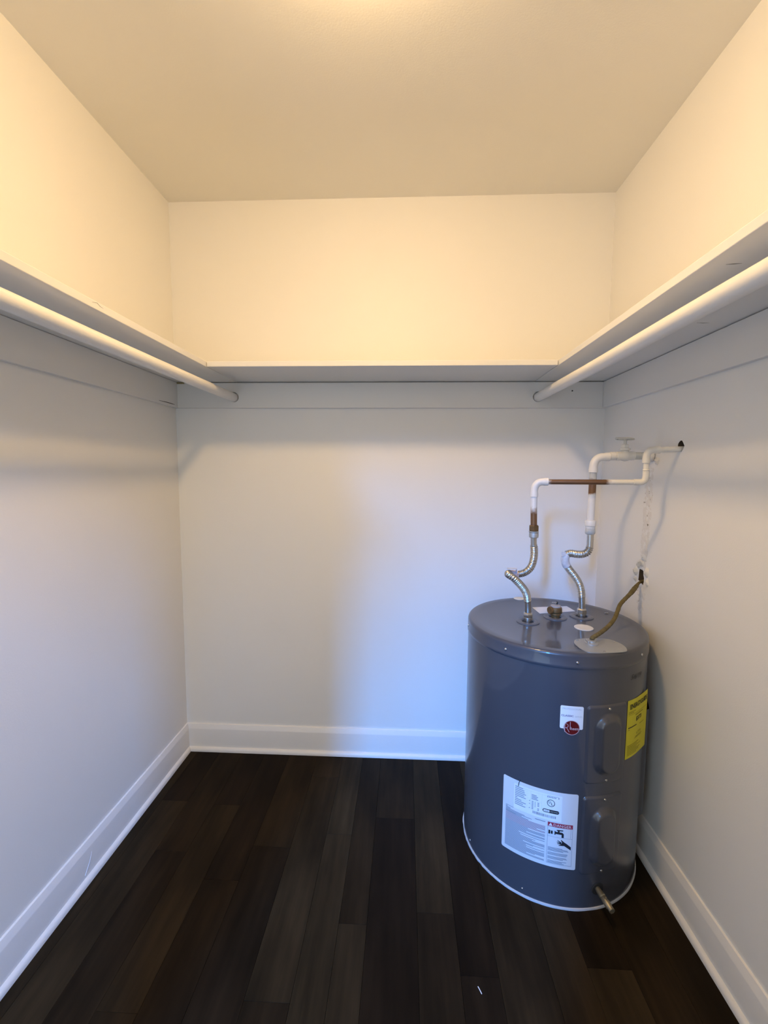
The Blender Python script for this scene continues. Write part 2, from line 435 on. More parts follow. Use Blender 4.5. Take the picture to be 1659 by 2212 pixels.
# ================================================================== SHELVES AND RODS
G = 0.0022
def shelf(a, b, label):
    c = Vector(((a[0]+b[0])/2, (a[1]+b[1])/2, a[2]))
    o = MB().box(tuple(Vector(a)-c), tuple(Vector(b)-c)).build('closet_shelf', 'shelf', loc=c, bevel=0.0014)
    return tag(o, label, 'shelf')
sl = shelf((XL + 0.001, YF, SZ), (SXL, YB - 0.001, SZ + ST), 'painted wooden closet shelf running along the left wall')
sr = shelf((SXR, YF, SZ), (XR - 0.001, YB - 0.001, SZ + ST), 'painted wooden closet shelf running along the right wall, above the pipes')
shelf((SXL + 0.0028, SYB, SZ + 0.0003), (SXR - 0.0028, YB - 0.001, SZ + ST + 0.0003), 'painted wooden closet shelf spanning the back wall between the side shelves')
t1 = MB().box((XL, YF, CB), (XL + CT, YB, SZ - G*0.4)).build('trim_1', 'shelf', bevel=0.0014)
struct(t1, 'white painted support board under the left shelf', 'trim')
t3 = MB().box((XR - CT, YF, CB), (XR, YB, SZ - G)).build('trim_3', 'shelf', bevel=0.0014)
struct(t3, 'white painted support board under the right shelf', 'trim')
cl = MB().box((XL + CT, YB - CT, CB), (XR - CT, YB, SZ - G*1.5)).build('trim_2', 'shelf', bevel=0.0014)
struct(cl, 'white painted support board across the back wall holding the rod ends', 'trim')
bpy.context.view_layer.update()
cuts = []
for x in (RLX + 0.0015, RRX - 0.0015):
    cuts.append(MB().lathe([(RR + 0.0026, -0.012), (RR + 0.0026, 0.0155)], 28, (x, YB - CT, RZ + 0.0018), (0, 1, 0)).build('cutter', 'shelf'))
boolean_cut(cl, cuts)
MB().box((XL + CT + 0.001, YB - CT - 0.003, SZ - 0.0075), (XL + CT + 0.034, YB - CT, SZ - 0.0008)).build('shim', 'shimwood', cl, bevel=0.0006)
def sliver(parent, pts, r, name, material):
    L = Vector(parent.location)
    return MB().sweep([Vector(p) - L for p in pts], lambda i, t: r*(0.25 + 0.75*math.sin(math.pi*min(1, t+0.05))), 6).build(name, material, parent)
sliver(sl, [(SXL, 1.058, SZ + 0.0125), (SXL + 0.0002, 1.075, SZ + 0.0165), (SXL, 1.086, SZ + 0.0120), (SXL, 1.097, SZ + 0.0110)], 0.0007, 'paint_chip', 'scuff')
sliver(sr, [(0.6277, 0.8802, SZ), (0.640, 0.8780, SZ - 0.0002), (0.6540, 0.8773, SZ)], 0.0011, 'scuff', 'scuff')
sliver(sr, [(0.7816, 1.2073, SZ), (0.7990, 1.2095, SZ - 0.0002), (0.8139, 1.2082, SZ)], 0.0009, 'scuff', 'scuff')
sliver(t1, [(XL + CT, 1.800, 1.5915), (XL + CT + 0.0003, 1.865, 1.5930), (XL + CT + 0.0003, 1.905, 1.5925), (XL + CT, 1.925, 1.5930)], 0.0017, 'crack', 'darkhole')
# nail with paint drip beside the right rod
n_ = MB().lathe([(0.0026, 0), (0.0030, 0.003), (0.0012, 0.0045)], 10, (0.744, YB - CT - 0.0002, 1.651), (0, -1, 0)).build('nail', 'darkhole', cl, smooth=40)

def rod(x, label):
    m = MB(); n = 60
    pts = [(x + 0.0006*math.sin(i*0.31), YF + (YB - CT + 0.008 - YF)*i/n, RZ + 0.0006*math.sin(i*0.23+1)) for i in range(n+1)]
    o = m.sweep(pts, lambda i, t: RR * (1 + 0.006*math.sin(i*1.7)), 36).build('closet_rod', 'rod', smooth=40)
    return tag(o, label, 'rod', None)
rod(RLX, 'white painted wooden hanging rod under the left shelf')
rod(RRX, 'white painted wooden hanging rod under the right shelf')

# ================================================================== CEILING LAMP
lamp = empty('ceiling_lamp', (-0.05, 0.87, H), 'round flush ceiling lamp with a lit glass dome', 'lamp')
MB().lathe([(0.098, 0), (0.098, -0.014), (0.092, -0.022), (0.086, -0.024)], 40).build('base', 'trim', lamp, smooth=40)
pr = [(0.088*math.cos(a), -0.022 - 0.066*math.sin(a)) for a in [R_(k) for k in range(0, 91, 9)]]
pr[-1] = (0.004, pr[-1][1])
MB().lathe(pr, 32).build('dome', 'lampglass', lamp, smooth=60)

# ================================================================== WATER HEATER
WH = empty('water_heater', (HX, HY, 0), 'short grey cylindrical electric water heater standing in the right corner', 'water heater')
def pol(r, deg, z=0.0):
    return Vector((r*math.cos(R_(deg)), r*math.sin(R_(deg)), z))
MB().lathe([(HR - 0.012, 0.004), (HR, 0.006), (HR, 0.755)], 128, cap=False).build('tank_jacket', 'tank', WH, smooth=40)
# base rim
def rim():
    m = MB(); vs = []; fs = []; n = 160
    for i in range(n):
        a = 360*i/n; w = 0.0012*noise.noise((a*0.12, 1, 2)) + (0.002*noise.noise((a*0.5, 4, 2)) if 170 < a < 235 else 0)
        for r, z in ((HR-0.01, 0.0), (HR+0.0030+w, 0.0), (HR+0.0035+w, 0.004), (HR+0.0024+w, 0.0068), (HR-0.002, 0.0075)):
            vs.append(pol(r, a, z))
    for i in range(n):
        k = (i+1) % n
        for j in range(4): fs.append((i*5+j, k*5+j, k*5+j+1, i*5+j+1))
    return m.add(vs, fs).build('base_rim', 'base', WH, smooth=50)
rim()
RP = HR + 0.0022
rc = 0.010
prof = [(RP - 0.001, 0.7505), (RP, 0.7515), (RP, 0.7605), (RP - 0.0006, 0.762)] + \
       [(RP - 0.0006 - rc + rc*math.cos(a), HH - rc + rc*math.sin(a)) for a in [R_(k) for k in range(0, 91, 9)]] + \
       [(RP - 0.034, HH), (RP - 0.036, HH - 0.0006), (0.12, HH - 0.0006), (0.004, HH - 0.0006)]
MB().lathe(prof, 128, cap=True).build('top_pan', 'tank', WH, smooth=45)
ZT = HH - 0.0006
# screws round the pan and the base
def screw(parent, p, ax, r=0.0042, name='screw'):
    return MB().lathe([(r, -0.0005), (r, 0.0008), (r*0.75, 0.002), (r*0.3, 0.0026)], 14, p, ax).build(name, 'steel', parent, smooth=50)
for k in range(8):
    a = -94.7 + 45.6*k
    screw(WH, pol(RP, a, 0.772), pol(1, a))
for a in (-119.9, -70, -30, -165):
    screw(WH, pol(HR, a, 0.025), pol(1, a), 0.0032)

# access panels
def sm(e0, e1, x):
    t = max(0, min(1, (x-e0)/(e1-e0))); return t*t*(3-2*t)
def access_panel(a0, a1, z0, z1, blo, bhi):
    m = MB(); na, nz = 48, 90; vs = []; fs = []; ac = (a0+a1)/2; hw = (a1-a0)/2*R_(1)*HR; zc = (z0+z1)/2; hz = (z1-z0)/2
    for j in range(nz+1):
        for i in range(na+1):
            u = -1+2*i/na; v = -1+2*j/nz
            x = u*hw; z = v*hz
            # rounded-rectangle outline
            rr = 0.012; cx = max(0, abs(x)-(hw-rr)); cz = max(0, abs(z)-(hz-rr)); dd = math.hypot(cx, cz)
            if cx > 0 and cz > 0 and dd > rr: x *= 1; 
            edge = min(hw-abs(x), hz-abs(z)) if not (cx > 0 and cz > 0) else rr-dd
            h = -0.001 + 0.0068*sm(-0.0005, 0.0045, edge)
            # raised pill
            px = x/0.043; zz = zc+z; top, bot = bhi-0.043, blo+0.043
            pz = max(0, zz-top, bot-zz)/0.043
            dist = math.hypot(px, pz)
            h += 0.017*(1-sm(0.55, 1.02, dist))
            vs.append(pol(HR+h, ac + math.degrees(x/HR), zz))
    for j in range(nz):
        for i in range(na):
            a = j*(na+1)+i; fs.append((a, a+1, a+na+2, a+na+1))
    p = m.add(vs, fs).build('access_panel', 'tank', WH, smooth=60)
    for z in (z1-0.011, z0+0.011):
        screw(p, pol(HR+0.0058, ac, z), pol(1, ac), 0.0038)
    return p
access_panel(-88.2, -62.0, 0.405, 0.645, 0.432, 0.622)
access_panel(-88.2, -62.0, 0.118, 0.366, 0.145, 0.335)

def patch(a0, a1, z0, z1, off, n=24, rc=0.0, lift=None, nz=1):
    m = MB(); vs = []; fs = []
    for j in range(nz+1):
        for i in range(n+1):
            t = i/n; a = a0+(a1-a0)*t; zz = z0+(z1-z0)*j/nz
            vs.append(pol(HR+off+(lift(t, j/nz) if lift else 0), a, zz))
    for j in range(nz):
        for i in range(n):
            q = j*(n+1)+i; fs.append((q, q+1, q+n+2, q+n+1))
    return m.add(vs, fs)
def rpatch(a0, a1, z0, z1, off, rad, n=24):
    """curved sheet with rounded corners and a real thickness edge"""
    m = MB(); w = R_(a1-a0)*HR; h = z1-z0; cols = []
    for i in range(n+1):
        x = w*i/n; d = min(x, w-x)
        c = rad - math.sqrt(max(0, rad*rad-(rad-d)**2)) if d < rad else 0
        cols.append((x, c))
    extra = sorted(set([0, rad*0.1, rad*0.3, rad*0.6, rad] + [w-k for k in (0, rad*0.1, rad*0.3, rad*0.6, rad)] + [w*i/n for i in range(n+1)]))
    vs = []; fs = []
    for x in extra:
        d = min(x, w-x); c = rad-math.sqrt(max(0, rad*rad-(rad-d)**2)) if d < rad else 0
        a = a0+math.degrees(x/HR)
        vs += [pol(HR, a, z0+c), pol(HR+off, a, z0+c), pol(HR+off, a, z1-c), pol(HR, a, z1-c)]
    k = len(extra)
    for i in range(k-1):
        for j in range(3): fs.append((i*4+j, (i+1)*4+j, (i+1)*4+j+1, i*4+j+1))
    fs.append((0, 1, 2, 3)); fs.append(((k-1)*4+3, (k-1)*4+2, (k-1)*4+1, (k-1)*4))
    return m.add(vs, fs)

def text_mesh(s, size, align='CENTER', shear=0.0, offset=0.0, res=2):
    cu = bpy.data.curves.new('t', 'FONT'); cu.body = s; cu.size = size; cu.align_x = align; cu.align_y = 'CENTER'
    cu.shear = shear; cu.offset = offset; cu.resolution_u = res
    o = bpy.data.objects.new('t', cu); COL.objects.link(o)
    bpy.context.view_layer.update()
    me = bpy.data.meshes.new_from_object(o.evaluated_get(bpy.context.evaluated_depsgraph_get()))
    v = [tuple(x.co) for x in me.vertices]; f = [tuple(p.vertices) for p in me.polygons]
    bpy.data.objects.remove(o); bpy.data.curves.remove(cu); bpy.data.meshes.remove(me)
    return v, f
def wrap(vs, ac, zc, off, rot=0.0, sx=1.0, sy=1.0):
    c, s = math.cos(R_(rot)), math.sin(R_(rot)); out = []
    for v in vs:
        x, y = v[0]*sx, v[1]*sy; x, y = x*c-y*s, x*s+y*c
        out.append(pol(HR+off, ac+math.degrees(x/HR), zc+y))
    return out
def lettering(parent, s, ac, zc, width, height, off, material, shear=0, offset=0, rot=0.0, name='lettering'):
    v, f = text_mesh(s, 0.02, shear=shear, offset=offset)
    xs = [p[0] for p in v]; ys = [p[1] for p in v]
    cx, cy = (min(xs)+max(xs))/2, (min(ys)+max(ys))/2
    v = [(p[0]-cx, p[1]-cy) for p in v]
    m = MB().add(wrap(v, ac, zc, off, rot, width/(max(xs)-min(xs)), height/(max(ys)-min(ys))), f)
    me = bpy.data.meshes.new(name); me.from_pydata(m.v, [], m.f)
    return link(name, me, material, parent)
def flat_shape(mb, poly, ac, zc, off):
    """polygon given as (x along the arc, y up) in metres around (ac, zc)"""
    mb.add([pol(HR+off, ac+math.degrees(x/HR), zc+y) for x, y in poly], [tuple(range(len(poly)))]); return mb

# brand badge ------------------------------------------------------------
badge = rpatch(-102.6, -90.0, 0.5715, 0.6405, 0.0012, 0.004).build('brand_badge', 'paper2', WH, smooth=40)
badge['label'] = 'small silver white brand badge with a red disc'
lettering(badge, 'PROFESSIONAL', -96.3, 0.6325, 0.052, 0.0052, 0.0016, 'paleink')
lettering(badge, 'CLASSIC', -98.75, 0.6115, 0.0335, 0.0056, 0.0016, 'purple', offset=0.0004)
lettering(badge, 'SERIES', -92.65, 0.6105, 0.0205, 0.0042, 0.0016, 'paleink')
def disc(ac, zc, r, off, material, name, parent, r_in=0.0):
    m = MB(); n = 36
    if r_in:
        vs = [pol(HR+off, ac+math.degrees(rr*math.cos(2*math.pi*i/n)/HR), zc+rr*math.sin(2*math.pi*i/n)) for rr in (r_in, r) for i in range(n)]
        m.add(vs, [(i, (i+1) % n, n+(i+1) % n, n+i) for i in range(n)])
    else:
        flat_shape(m, [(r*math.cos(2*math.pi*i/n), r*math.sin(2*math.pi*i/n)) for i in range(n)], ac, zc, off)
    me = bpy.data.meshes.new(name); me.from_pydata(m.v, [], m.f)
    return link(name, me, material, parent)
dsk = disc(-96.2, 0.5765, 0.0212, 0.0020, 'maroon', 'red_disc', badge)
disc(-96.2, 0.5765, 0.0222, 0.0024, 'pinkline', 'disc_border', badge, r_in=0.0206)
lettering(badge, 'R', -98.7, 0.5755, 0.0140, 0.0255, 0.0026, 'pinkline', offset=-0.0005)
lettering(badge, 'heem', -94.55, 0.5745, 0.0225, 0.0092, 0.0026, 'pinkline', offset=0.0003)
m = MB(); flat_shape(m, [(-0.0008, -0.012), (0.0008, -0.012), (0.0008, 0.011), (-0.0008, 0.011)], -97.05, 0.5830, 0.0026)
me = bpy.data.meshes.new('letter_stroke'); me.from_pydata(m.v, [], m.f); link('letter_stroke', me, 'pinkline', badge)

# yellow energy label (its right edge peels off the tank) --------------------
YA0, YA1, YZ0, YZ1 = -60.6, -35.0, 0.4590, 0.6425
lift = lambda t, s: 0.0008 + 0.006*max(0, t-0.45)**2/0.3
ylab = patch(YA0, YA1, YZ0, YZ1, 0.0, 24, lift=lift, nz=6).build('energy_label', 'yellow', WH, smooth=40)
ylab['label'] = 'yellow paper energy label with black print'
def ytext(s, a, z, w, h, material, offset=0.0):
    v, f = text_mesh(s, 0.02, offset=offset); xs = [p[0] for p in v]; ys = [p[1] for p in v]
    cx, cy = (min(xs)+max(xs))/2, (min(ys)+max(ys))/2; out = []
    for p in v:
        x = (p[0]-cx)*w/(max(xs)-min(xs)); y = (p[1]-cy)*h/(max(ys)-min(ys)); aa = a+math.degrees(x/HR)
        out.append(pol(HR+lift((aa-YA0)/(YA1-YA0), 0)+0.0006, aa, z+y))
    me = bpy.data.meshes.new('lettering'); me.from_pydata(out, [], f); return link('lettering', me, material, ylab)
ytext('ENERGYGUIDE', -47.2, 0.6205, 0.112, 0.0155, 'yink', offset=0.0006)
ytext('$573', -47.6, 0.5735, 0.036, 0.0150, 'yink', offset=0.0004)
ytext('4,773', -47.0, 0.5265, 0.030, 0.0100, 'yink2')
def ybars(rows, material):
    m = MB()
    for a0, a1, z, h in rows:
        n = 6; vs = []
        for i in range(n+1):
            aa = a0+(a1-a0)*i/n; r = HR+lift((aa-YA0)/(YA1-YA0), 0)+0.0006
            vs += [pol(r, aa, z-h/2), pol(r, aa, z+h/2)]
        m.add(vs, [(2*i, 2*i+2, 2*i+3, 2*i+1) for i in range(n)])
    me = bpy.data.meshes.new('fine_print'); me.from_pydata(m.v, [], m.f); return link('fine_print', me, material, ylab)
ybars([(-59.2, -50.2, 0.5555, 0.0030)], 'yink')
rows = [(-59.5, -52, 0.6045, 0.0016), (-59.5, -54, 0.6000, 0.0016), (-52, -42, 0.5885, 0.0022), (-59.5, -36, 0.5950, 0.0008), (-59.5, -57.5, 0.5490, 0.0016), (-46, -40, 0.5510, 0.0016),
        (-51, -42, 0.5175, 0.0016), (-52, -43, 0.5140, 0.0014)]
for k in range(7): rows.append((-59.0, -59.0+random.uniform(10, 19), 0.4990-0.0050*k, 0.0016))
ybars(rows, 'yink2')

# rating / danger label ---------------------------------------------------------
LA0, LA1, LZ0, LZ1 = -134.1, -90.4, 0.1310, 0.3705
LW = R_(LA1-LA0)*HR; LH = LZ1-LZ0
rl = rpatch(LA0, LA1, LZ0, LZ1, 0.0006, 0.005, 36).build('rating_label', 'paper', WH, smooth=40)
rl['label'] = 'large white rating and danger label'
def uv(u, v): return LA0+(LA1-LA0)*u, LZ1-LH*v
def lbox(rects, off, material, name, parent=rl):
    m = MB()
    for u0, v0, u1, v1 in rects:
        n = max(1, int((u1-u0)*24)); vs = []
        for i in range(n+1):
            u = u0+(u1-u0)*i/n; a, zt = uv(u, v0); _, zb = uv(u, v1)
            vs += [pol(HR+off, a, zb), pol(HR+off, a, zt)]
        m.add(vs, [(2*i, 2*i+2, 2*i+3, 2*i+1) for i in range(n)])
    me = bpy.data.meshes.new(name); me.from_pydata(m.v, [], m.f); return link(name, me, material, parent)
a0, z0 = uv(0.165, 0.385); a1, z1 = uv(0.795, 0.045)
lbox([(0.165, 0.045, 0.795, 0.385)], 0.0010, 'paper2', 'sticker')
rnd = random.Random(5)
rows = []
for k in range(11):                                    # table of ratings
    v = 0.075+0.0235*k; rows.append((0.180, v, 0.180+rnd.uniform(0.03, 0.16), v+0.010))
for k in range(4): rows.append((0.405, 0.105+0.018*k, 0.405+rnd.uniform(0.06, 0.11), 0.115+0.018*k))
for k in range(6):
    for u, w in ((0.375, 0.012), (0.410, 0.022), (0.450, 0.010), (0.485, 0.022)):
        if rnd.random() < 0.85: rows.append((u, 0.195+0.019*k, u+w, 0.206+0.019*k))
lbox(rows, 0.0013, 'ink2', 'fine_print')
rows = [(0.18, 0.070+0.0235*k, 0.36, 0.0715+0.0235*k) for k in range(11)] + [(0.395, 0.070, 0.3965, 0.31), (0.540, 0.070, 0.5415, 0.31), (0.395, 0.185, 0.54, 0.1865), (0.18, 0.069, 0.78, 0.0705)]
lbox(rows, 0.0012, 'paleink', 'table_lines')
rows = []; u = 0.425                                        # barcode
while u < 0.725:
    w = rnd.choice((0.003, 0.005, 0.009)); rows.append((u, 0.318, u+w, 0.352)); u += w+rnd.choice((0.003, 0.004, 0.007))
lbox(rows, 0.0013, 'ink', 'barcode')
lbox([(0.605, 0.060, 0.755, 0.064)] + [(0.605+0.02*k, 0.070, 0.617+0.02*k, 0.086) for k in range(8) if k != 6], 0.0013, 'ink2', 'fine_print')
a, z = uv(0.655, 0.155)
disc(a, z, 0.0112, 0.0013, 'black', 'listing_ring', rl, r_in=0.0095)
lettering(rl, 'U', a-0.72, z+0.0022, 0.0056, 0.0080, 0.0013, 'black', offset=0.0003)
lettering(rl, 'L', a+0.72, z-0.0022, 0.0050, 0.0080, 0.0013, 'black', offset=0.0003)
# black certification pill
def pill(u0, v0, u1, v1, off, material, name):
    ac, zc = uv((u0+u1)/2, (v0+v1)/2); w = (u1-u0)*LW/2; h = (v1-v0)*LH/2; r = h*0.8; poly = []
    for cx, cy, s in ((w-r, h-r, 0), (-w+r, h-r, 90), (-w+r, -h+r, 180), (w-r, -h+r, 270)):
        for k in range(0, 91, 18): poly.append((cx+r*math.cos(R_(s+k)), cy+r*math.sin(R_(s+k))))
    xs = [-w + 2*w*i/20 for i in range(21)]; vs = []
    for x in xs:
        e = max(0, abs(x)-(w-r)); hh = h-r+math.sqrt(max(0, r*r-e*e)); a_ = ac+math.degrees(x/HR)
        vs += [pol(HR+off, a_, zc-hh), pol(HR+off, a_, zc+hh)]
    me = bpy.data.meshes.new(name); me.from_pydata([tuple(v) for v in vs], [], [(2*i, 2*i+2, 2*i+3, 2*i+1) for i in range(20)]); return link(name, me, material, rl)
pill(0.552, 0.243, 0.762, 0.288, 0.0013, 'black', 'certification_pill')
lbox([(0.565, 0.252, 0.640, 0.279)], 0.0016, 'paper2', 'pill_panel')
a, z = uv(0.6025, 0.2655); lettering(rl, 'AHRI', a, z, 0.0125, 0.0048, 0.0019, 'ink')
a, z = uv(0.698, 0.2655); lettering(rl, 'CERTIFIED', a, z, 0.0225, 0.0034, 0.0016, 'paleink')
# main text block
rows = []; rowsp = []
v = 0.40
k = 0
while v < 0.945:
    if v < 0.46: u0, u1 = 0.050, min(0.60, 0.13+(v-0.40)*7.5)
    else: u0, u1 = 0.050, 0.595
    full = rnd.random() < 0.62
    end = u1 if full else u0+(u1-u0)*rnd.uniform(0.35, 0.8)
    (rowsp if 0.47 < v < 0.57 else rows).append((u0, v, end, v+0.0080)); v += 0.0128
lbox(rows, 0.0010, 'ink2', 'fine_print'); lbox(rowsp, 0.0010, 'inkp', 'fine_print')
lbox([(0.050, 0.386, 0.165, 0.391), (0.050, 0.462, 0.20, 0.468), (0.46, 0.412, 0.595, 0.420)], 0.0012, 'ink', 'heading_print')
# danger panel
lbox([(0.625, 0.405, 0.945, 0.460)], 0.0010, 'red', 'danger_banner')
a, z = uv(0.812, 0.4325); lettering(rl, 'DANGER', a, z, 0.0500, 0.0082, 0.0014, 'white')
a, z = uv(0.662, 0.4325)
m = flat_shape(MB(), [(-0.0058, -0.0046), (0.0058, -0.0046), (0, 0.0052)], a, z, 0.0014); me = bpy.data.meshes.new('warning_triangle'); me.from_pydata(m.v, [], m.f); link('warning_triangle', me, 'white', rl)
lbox([(0.625, 0.460, 0.629, 0.955), (0.941, 0.460, 0.945, 0.955), (0.625, 0.951, 0.945, 0.955), (0.625, 0.590, 0.945, 0.593), (0.920, 0.460, 0.923, 0.585)], 0.0010, 'ink2', 'panel_lines')
a, z = uv(0.76, 0.535)
m = MB()                                                   # tap pictogram
flat_shape(m, [(-0.027, -0.006), (-0.022, -0.006), (-0.022, 0.006), (-0.027, 0.006)], a, z, 0.0012)
flat_shape(m, [(-0.0205, -0.005), (-0.015, -0.005), (-0.015, 0.005), (-0.0205, 0.005)], a, z, 0.0012)
flat_shape(m, [(-0.010, -0.006), (-0.007, -0.006), (-0.007, 0.006), (-0.010, 0.006)], a, z, 0.0012)
flat_shape(m, [(-0.007, -0.003), (0.010, -0.003), (0.010, -0.012), (0.016, -0.012), (0.016, 0.000), (0.012, 0.004), (-0.007, 0.004)], a, z, 0.0012)
flat_shape(m, [(-0.001, 0.004), (0.004, 0.004), (0.004, 0.008), (0.014, 0.009), (0.014, 0.012), (-0.004, 0.011), (-0.004, 0.008), (-0.001, 0.008)], a, z, 0.0013)
me = bpy.data.meshes.new('tap_pictogram'); me.from_pydata(m.v, [], m.f); link('tap_pictogram', me, 'black', rl)
a, z = uv(0.83, 0.655)
m = MB()                                                   # hand pictogram
flat_shape(m, [(0.022, -0.020), (0.022, -0.010), (0.010, -0.001), (0.003, 0.003), (-0.004, 0.001), (-0.006, -0.005), (0.004, -0.009)], a, z, 0.0012)
for p in ([(-0.005, 0.002), (-0.016, 0.007), (-0.0165, 0.0055), (-0.006, -0.001)], [(-0.005, 0.000), (-0.018, 0.002), (-0.018, 0.0003), (-0.006, -0.003)],
          [(-0.006, -0.002), (-0.017, -0.003), (-0.0165, -0.0047), (-0.005, -0.005)], [(0.003, 0.003), (-0.006, 0.010), (-0.0072, 0.009), (-0.003, 0.001)], [(-0.004, -0.004), (-0.013, -0.0085), (-0.012, -0.0098), (0.002, -0.0085)]):
    flat_shape(m, p, a, z, 0.0013)
me = bpy.data.meshes.new('hand_pictogram'); me.from_pydata(m.v, [], m.f); link('hand_pictogram', me, 'black', rl)
rows = []
v = 0.735
while v < 0.94:
    if int((v-0.735)/0.0135) % 4 == 3: v += 0.0135; continue
    rows.append((0.638, v, 0.638+rnd.uniform(0.15, 0.28), v+0.0075)); v += 0.0135
lbox(rows, 0.0010, 'ink2', 'fine_print')
# pen tick over the top edge of the label, marker date on the tank
m = MB().sweep([pol(HR+0.0012, -124.4, 0.3545), pol(HR+0.0012, -124.1, 0.366), pol(HR+0.0008, -123.3, 0.3760)], 0.0011, 6); m.build('pen_mark', 'marker', WH)
lettering(WH, '5/6/19', -53.2, 0.7115, 0.060, 0.0165, 0.0006, 'marker', shear=0.4, name='marker_date', rot=-4)

# narrow side cover behind the energy label
sc = patch(-31.0, -12.0, 0.20, 0.560, 0.0, 10, lift=lambda t, s: 0.012*min(1, t*6)*min(1, (1-t)*6), nz=2)
sc.build('side_cover', 'tank', WH, smooth=40)

# fittings on the top -------------------------------------------------------
def top(x, y, z=0.0): return Vector((x-HX, y-HY, ZT+z))
FA = (0.4782, 1.5287); FBp = (0.6864, 1.5966); TP = (0.5895, 1.5835)
def grommet(x, y, r, tilt=0.0):
    g = MB().lathe([(0.019, -0.0005), (0.020, 0.002), (0.024, 0.0042), (r-0.004, 0.0042), (r, 0.0022), (r, -0.0008)], 36, top(x, y), (tilt, 0, 1), cap=False).build('grommet', 'grey_gasket', WH, smooth=50)
    MB().lathe([(0.0205, 0.0004), (0.0205, 0.0010)], 24, top(x, y)).build('opening_shade', 'rubber_hole_black', g)  # black disc stands in for the shade inside the opening
    return g
grommet(*FA, 0.038, 0.03); grommet(*FBp, 0.040); grommet(*TP, 0.040)
MB().lathe([(0.030, 0), (0.030, 0.0016), (0.0275, 0.003), (0.022, 0.0022), (0.001, 0.0022)], 32, top(0.6492, 1.4801)).build('plug_cap', 'cream', WH, smooth=40)
MB().lathe([(0.021, 0), (0.021, 0.0016), (0.0185, 0.003), (0.001, 0.003)], 28, top(0.519, 1.8129)).build('plug_cap', 'cream', WH, smooth=40)
# paper notice on the top, tucked behind the relief valve
def tpoly(pts, z0, z1, name, material, parent=WH):
    return MB().prism([(x-HX, y-HY) for x, y in pts], ZT+z0, ZT+z1).build(name, material, parent)
tpoly([(0.540, 1.697), (0.678, 1.720), (0.688, 1.660), (0.547, 1.622)], 0.0001, 0.0008, 'top_notice', 'paper')
# zinc junction-box plate
pl = [(0.5640, 1.3300), (0.5690, 1.3480), (0.5854, 1.3693), (0.6275, 1.3772), (0.6812, 1.3753), (0.7000, 1.3500), (0.7060, 1.3250), (0.7022, 1.3000), (0.6892, 1.2821), (0.6347, 1.2700), (0.5870, 1.2680), (0.5700, 1.2870)]
P = catmull([Vector((x, y, 0)) for x, y in pl + pl[:1]], 5)[:-1]
jp = tpoly([(p.x, p.y) for p in P], 0.0004, 0.0030, 'junction_plate', 'zinc')
jp['label'] = 'zinc cover plate over the wiring box'
for x, y in ((0.583, 1.361), (0.690, 1.352), (0.628, 1.276)):
    MB().lathe([(0.004, 0), (0.004, 0.0012), (0.002, 0.0022)], 12, top(x, y, 0.003)).build('screw', 'steel', jp, smooth=50)
MB().lathe([(0.019, 0), (0.019, 0.004), (0.013, 0.006), (0.013, 0.012), (0.0105, 0.0125)], 20, top(0.6150, 1.3330, 0.003)).build('cable_clamp', 'zinc', jp, smooth=40)
MB().box((0.600-HX, 1.320-HY, ZT+0.007), (0.606-HX, 1.346-HY, ZT+0.014)).build('clamp_screw', 'steel', jp, bevel=0.0015)
MB().box((0.7855-HX, 1.636-HY, ZT), (0.7985-HX, 1.641-HY, ZT+0.004)).build('clip', 'steel', WH, bevel=0.0008)

# brass relief valve
def hexn(prof, o, axis=(0, 0, 1)): return MB().lathe(prof, 6, o, axis)
rv = MB().lathe([(0.0140, 0.0), (0.0140, 0.008), (0.0185, 0.011), (0.0185, 0.016), (0.0160, 0.018), (0.0205, 0.021), (0.0218, 0.030), (0.0205, 0.037), (0.0165, 0.0385)], 28, top(*TP, 0.001)).build('relief_valve', 'brass', WH, smooth=45)
rv['label'] = 'brown brass relief valve'
MB().lathe([(0.0110, 0.008), (0.0125, 0.016), (0.0135, 0.022), (0.0125, 0.0265), (0.008, 0.0265)], 20, top(TP[0], TP[1], 0.028), (-0.90, -0.35, 0)).build('outlet', 'brass', rv, smooth=45)
MB().lathe([(0.008, 0.010), (0.009, 0.018), (0.0085, 0.021)], 16, top(TP[0], TP[1], 0.024), (0.95, -0.2, 0)).build('side_boss', 'brass', rv, smooth=45)
MB().lathe([(0.0175, 0.0), (0.0175, 0.004), (0.013, 0.0065), (0.001, 0.0070)], 24, top(*TP, 0.0390)).build('cap', 'capgrey', rv, smooth=45)
MB().lathe([(0.0028, 0), (0.0028, 0.009)], 10, top(*TP, 0.045)).build('stem', 'steel', rv)
MB().box((TP[0]-0.013-HX, TP[1]-0.0035-HY, ZT+0.0535), (TP[0]+0.006-HX, TP[1]+0.0035-HY, ZT+0.0555)).build('lever', 'steel', rv, bevel=0.0006)
MB().box((TP[0]+0.003-HX, TP[1]-0.0045-HY, ZT+0.0485), (TP[0]+0.0065-HX, TP[1]+0.0045-HY, ZT+0.0575)).build('lever_hook', 'rubber_hole_black', rv, bevel=0.0006)

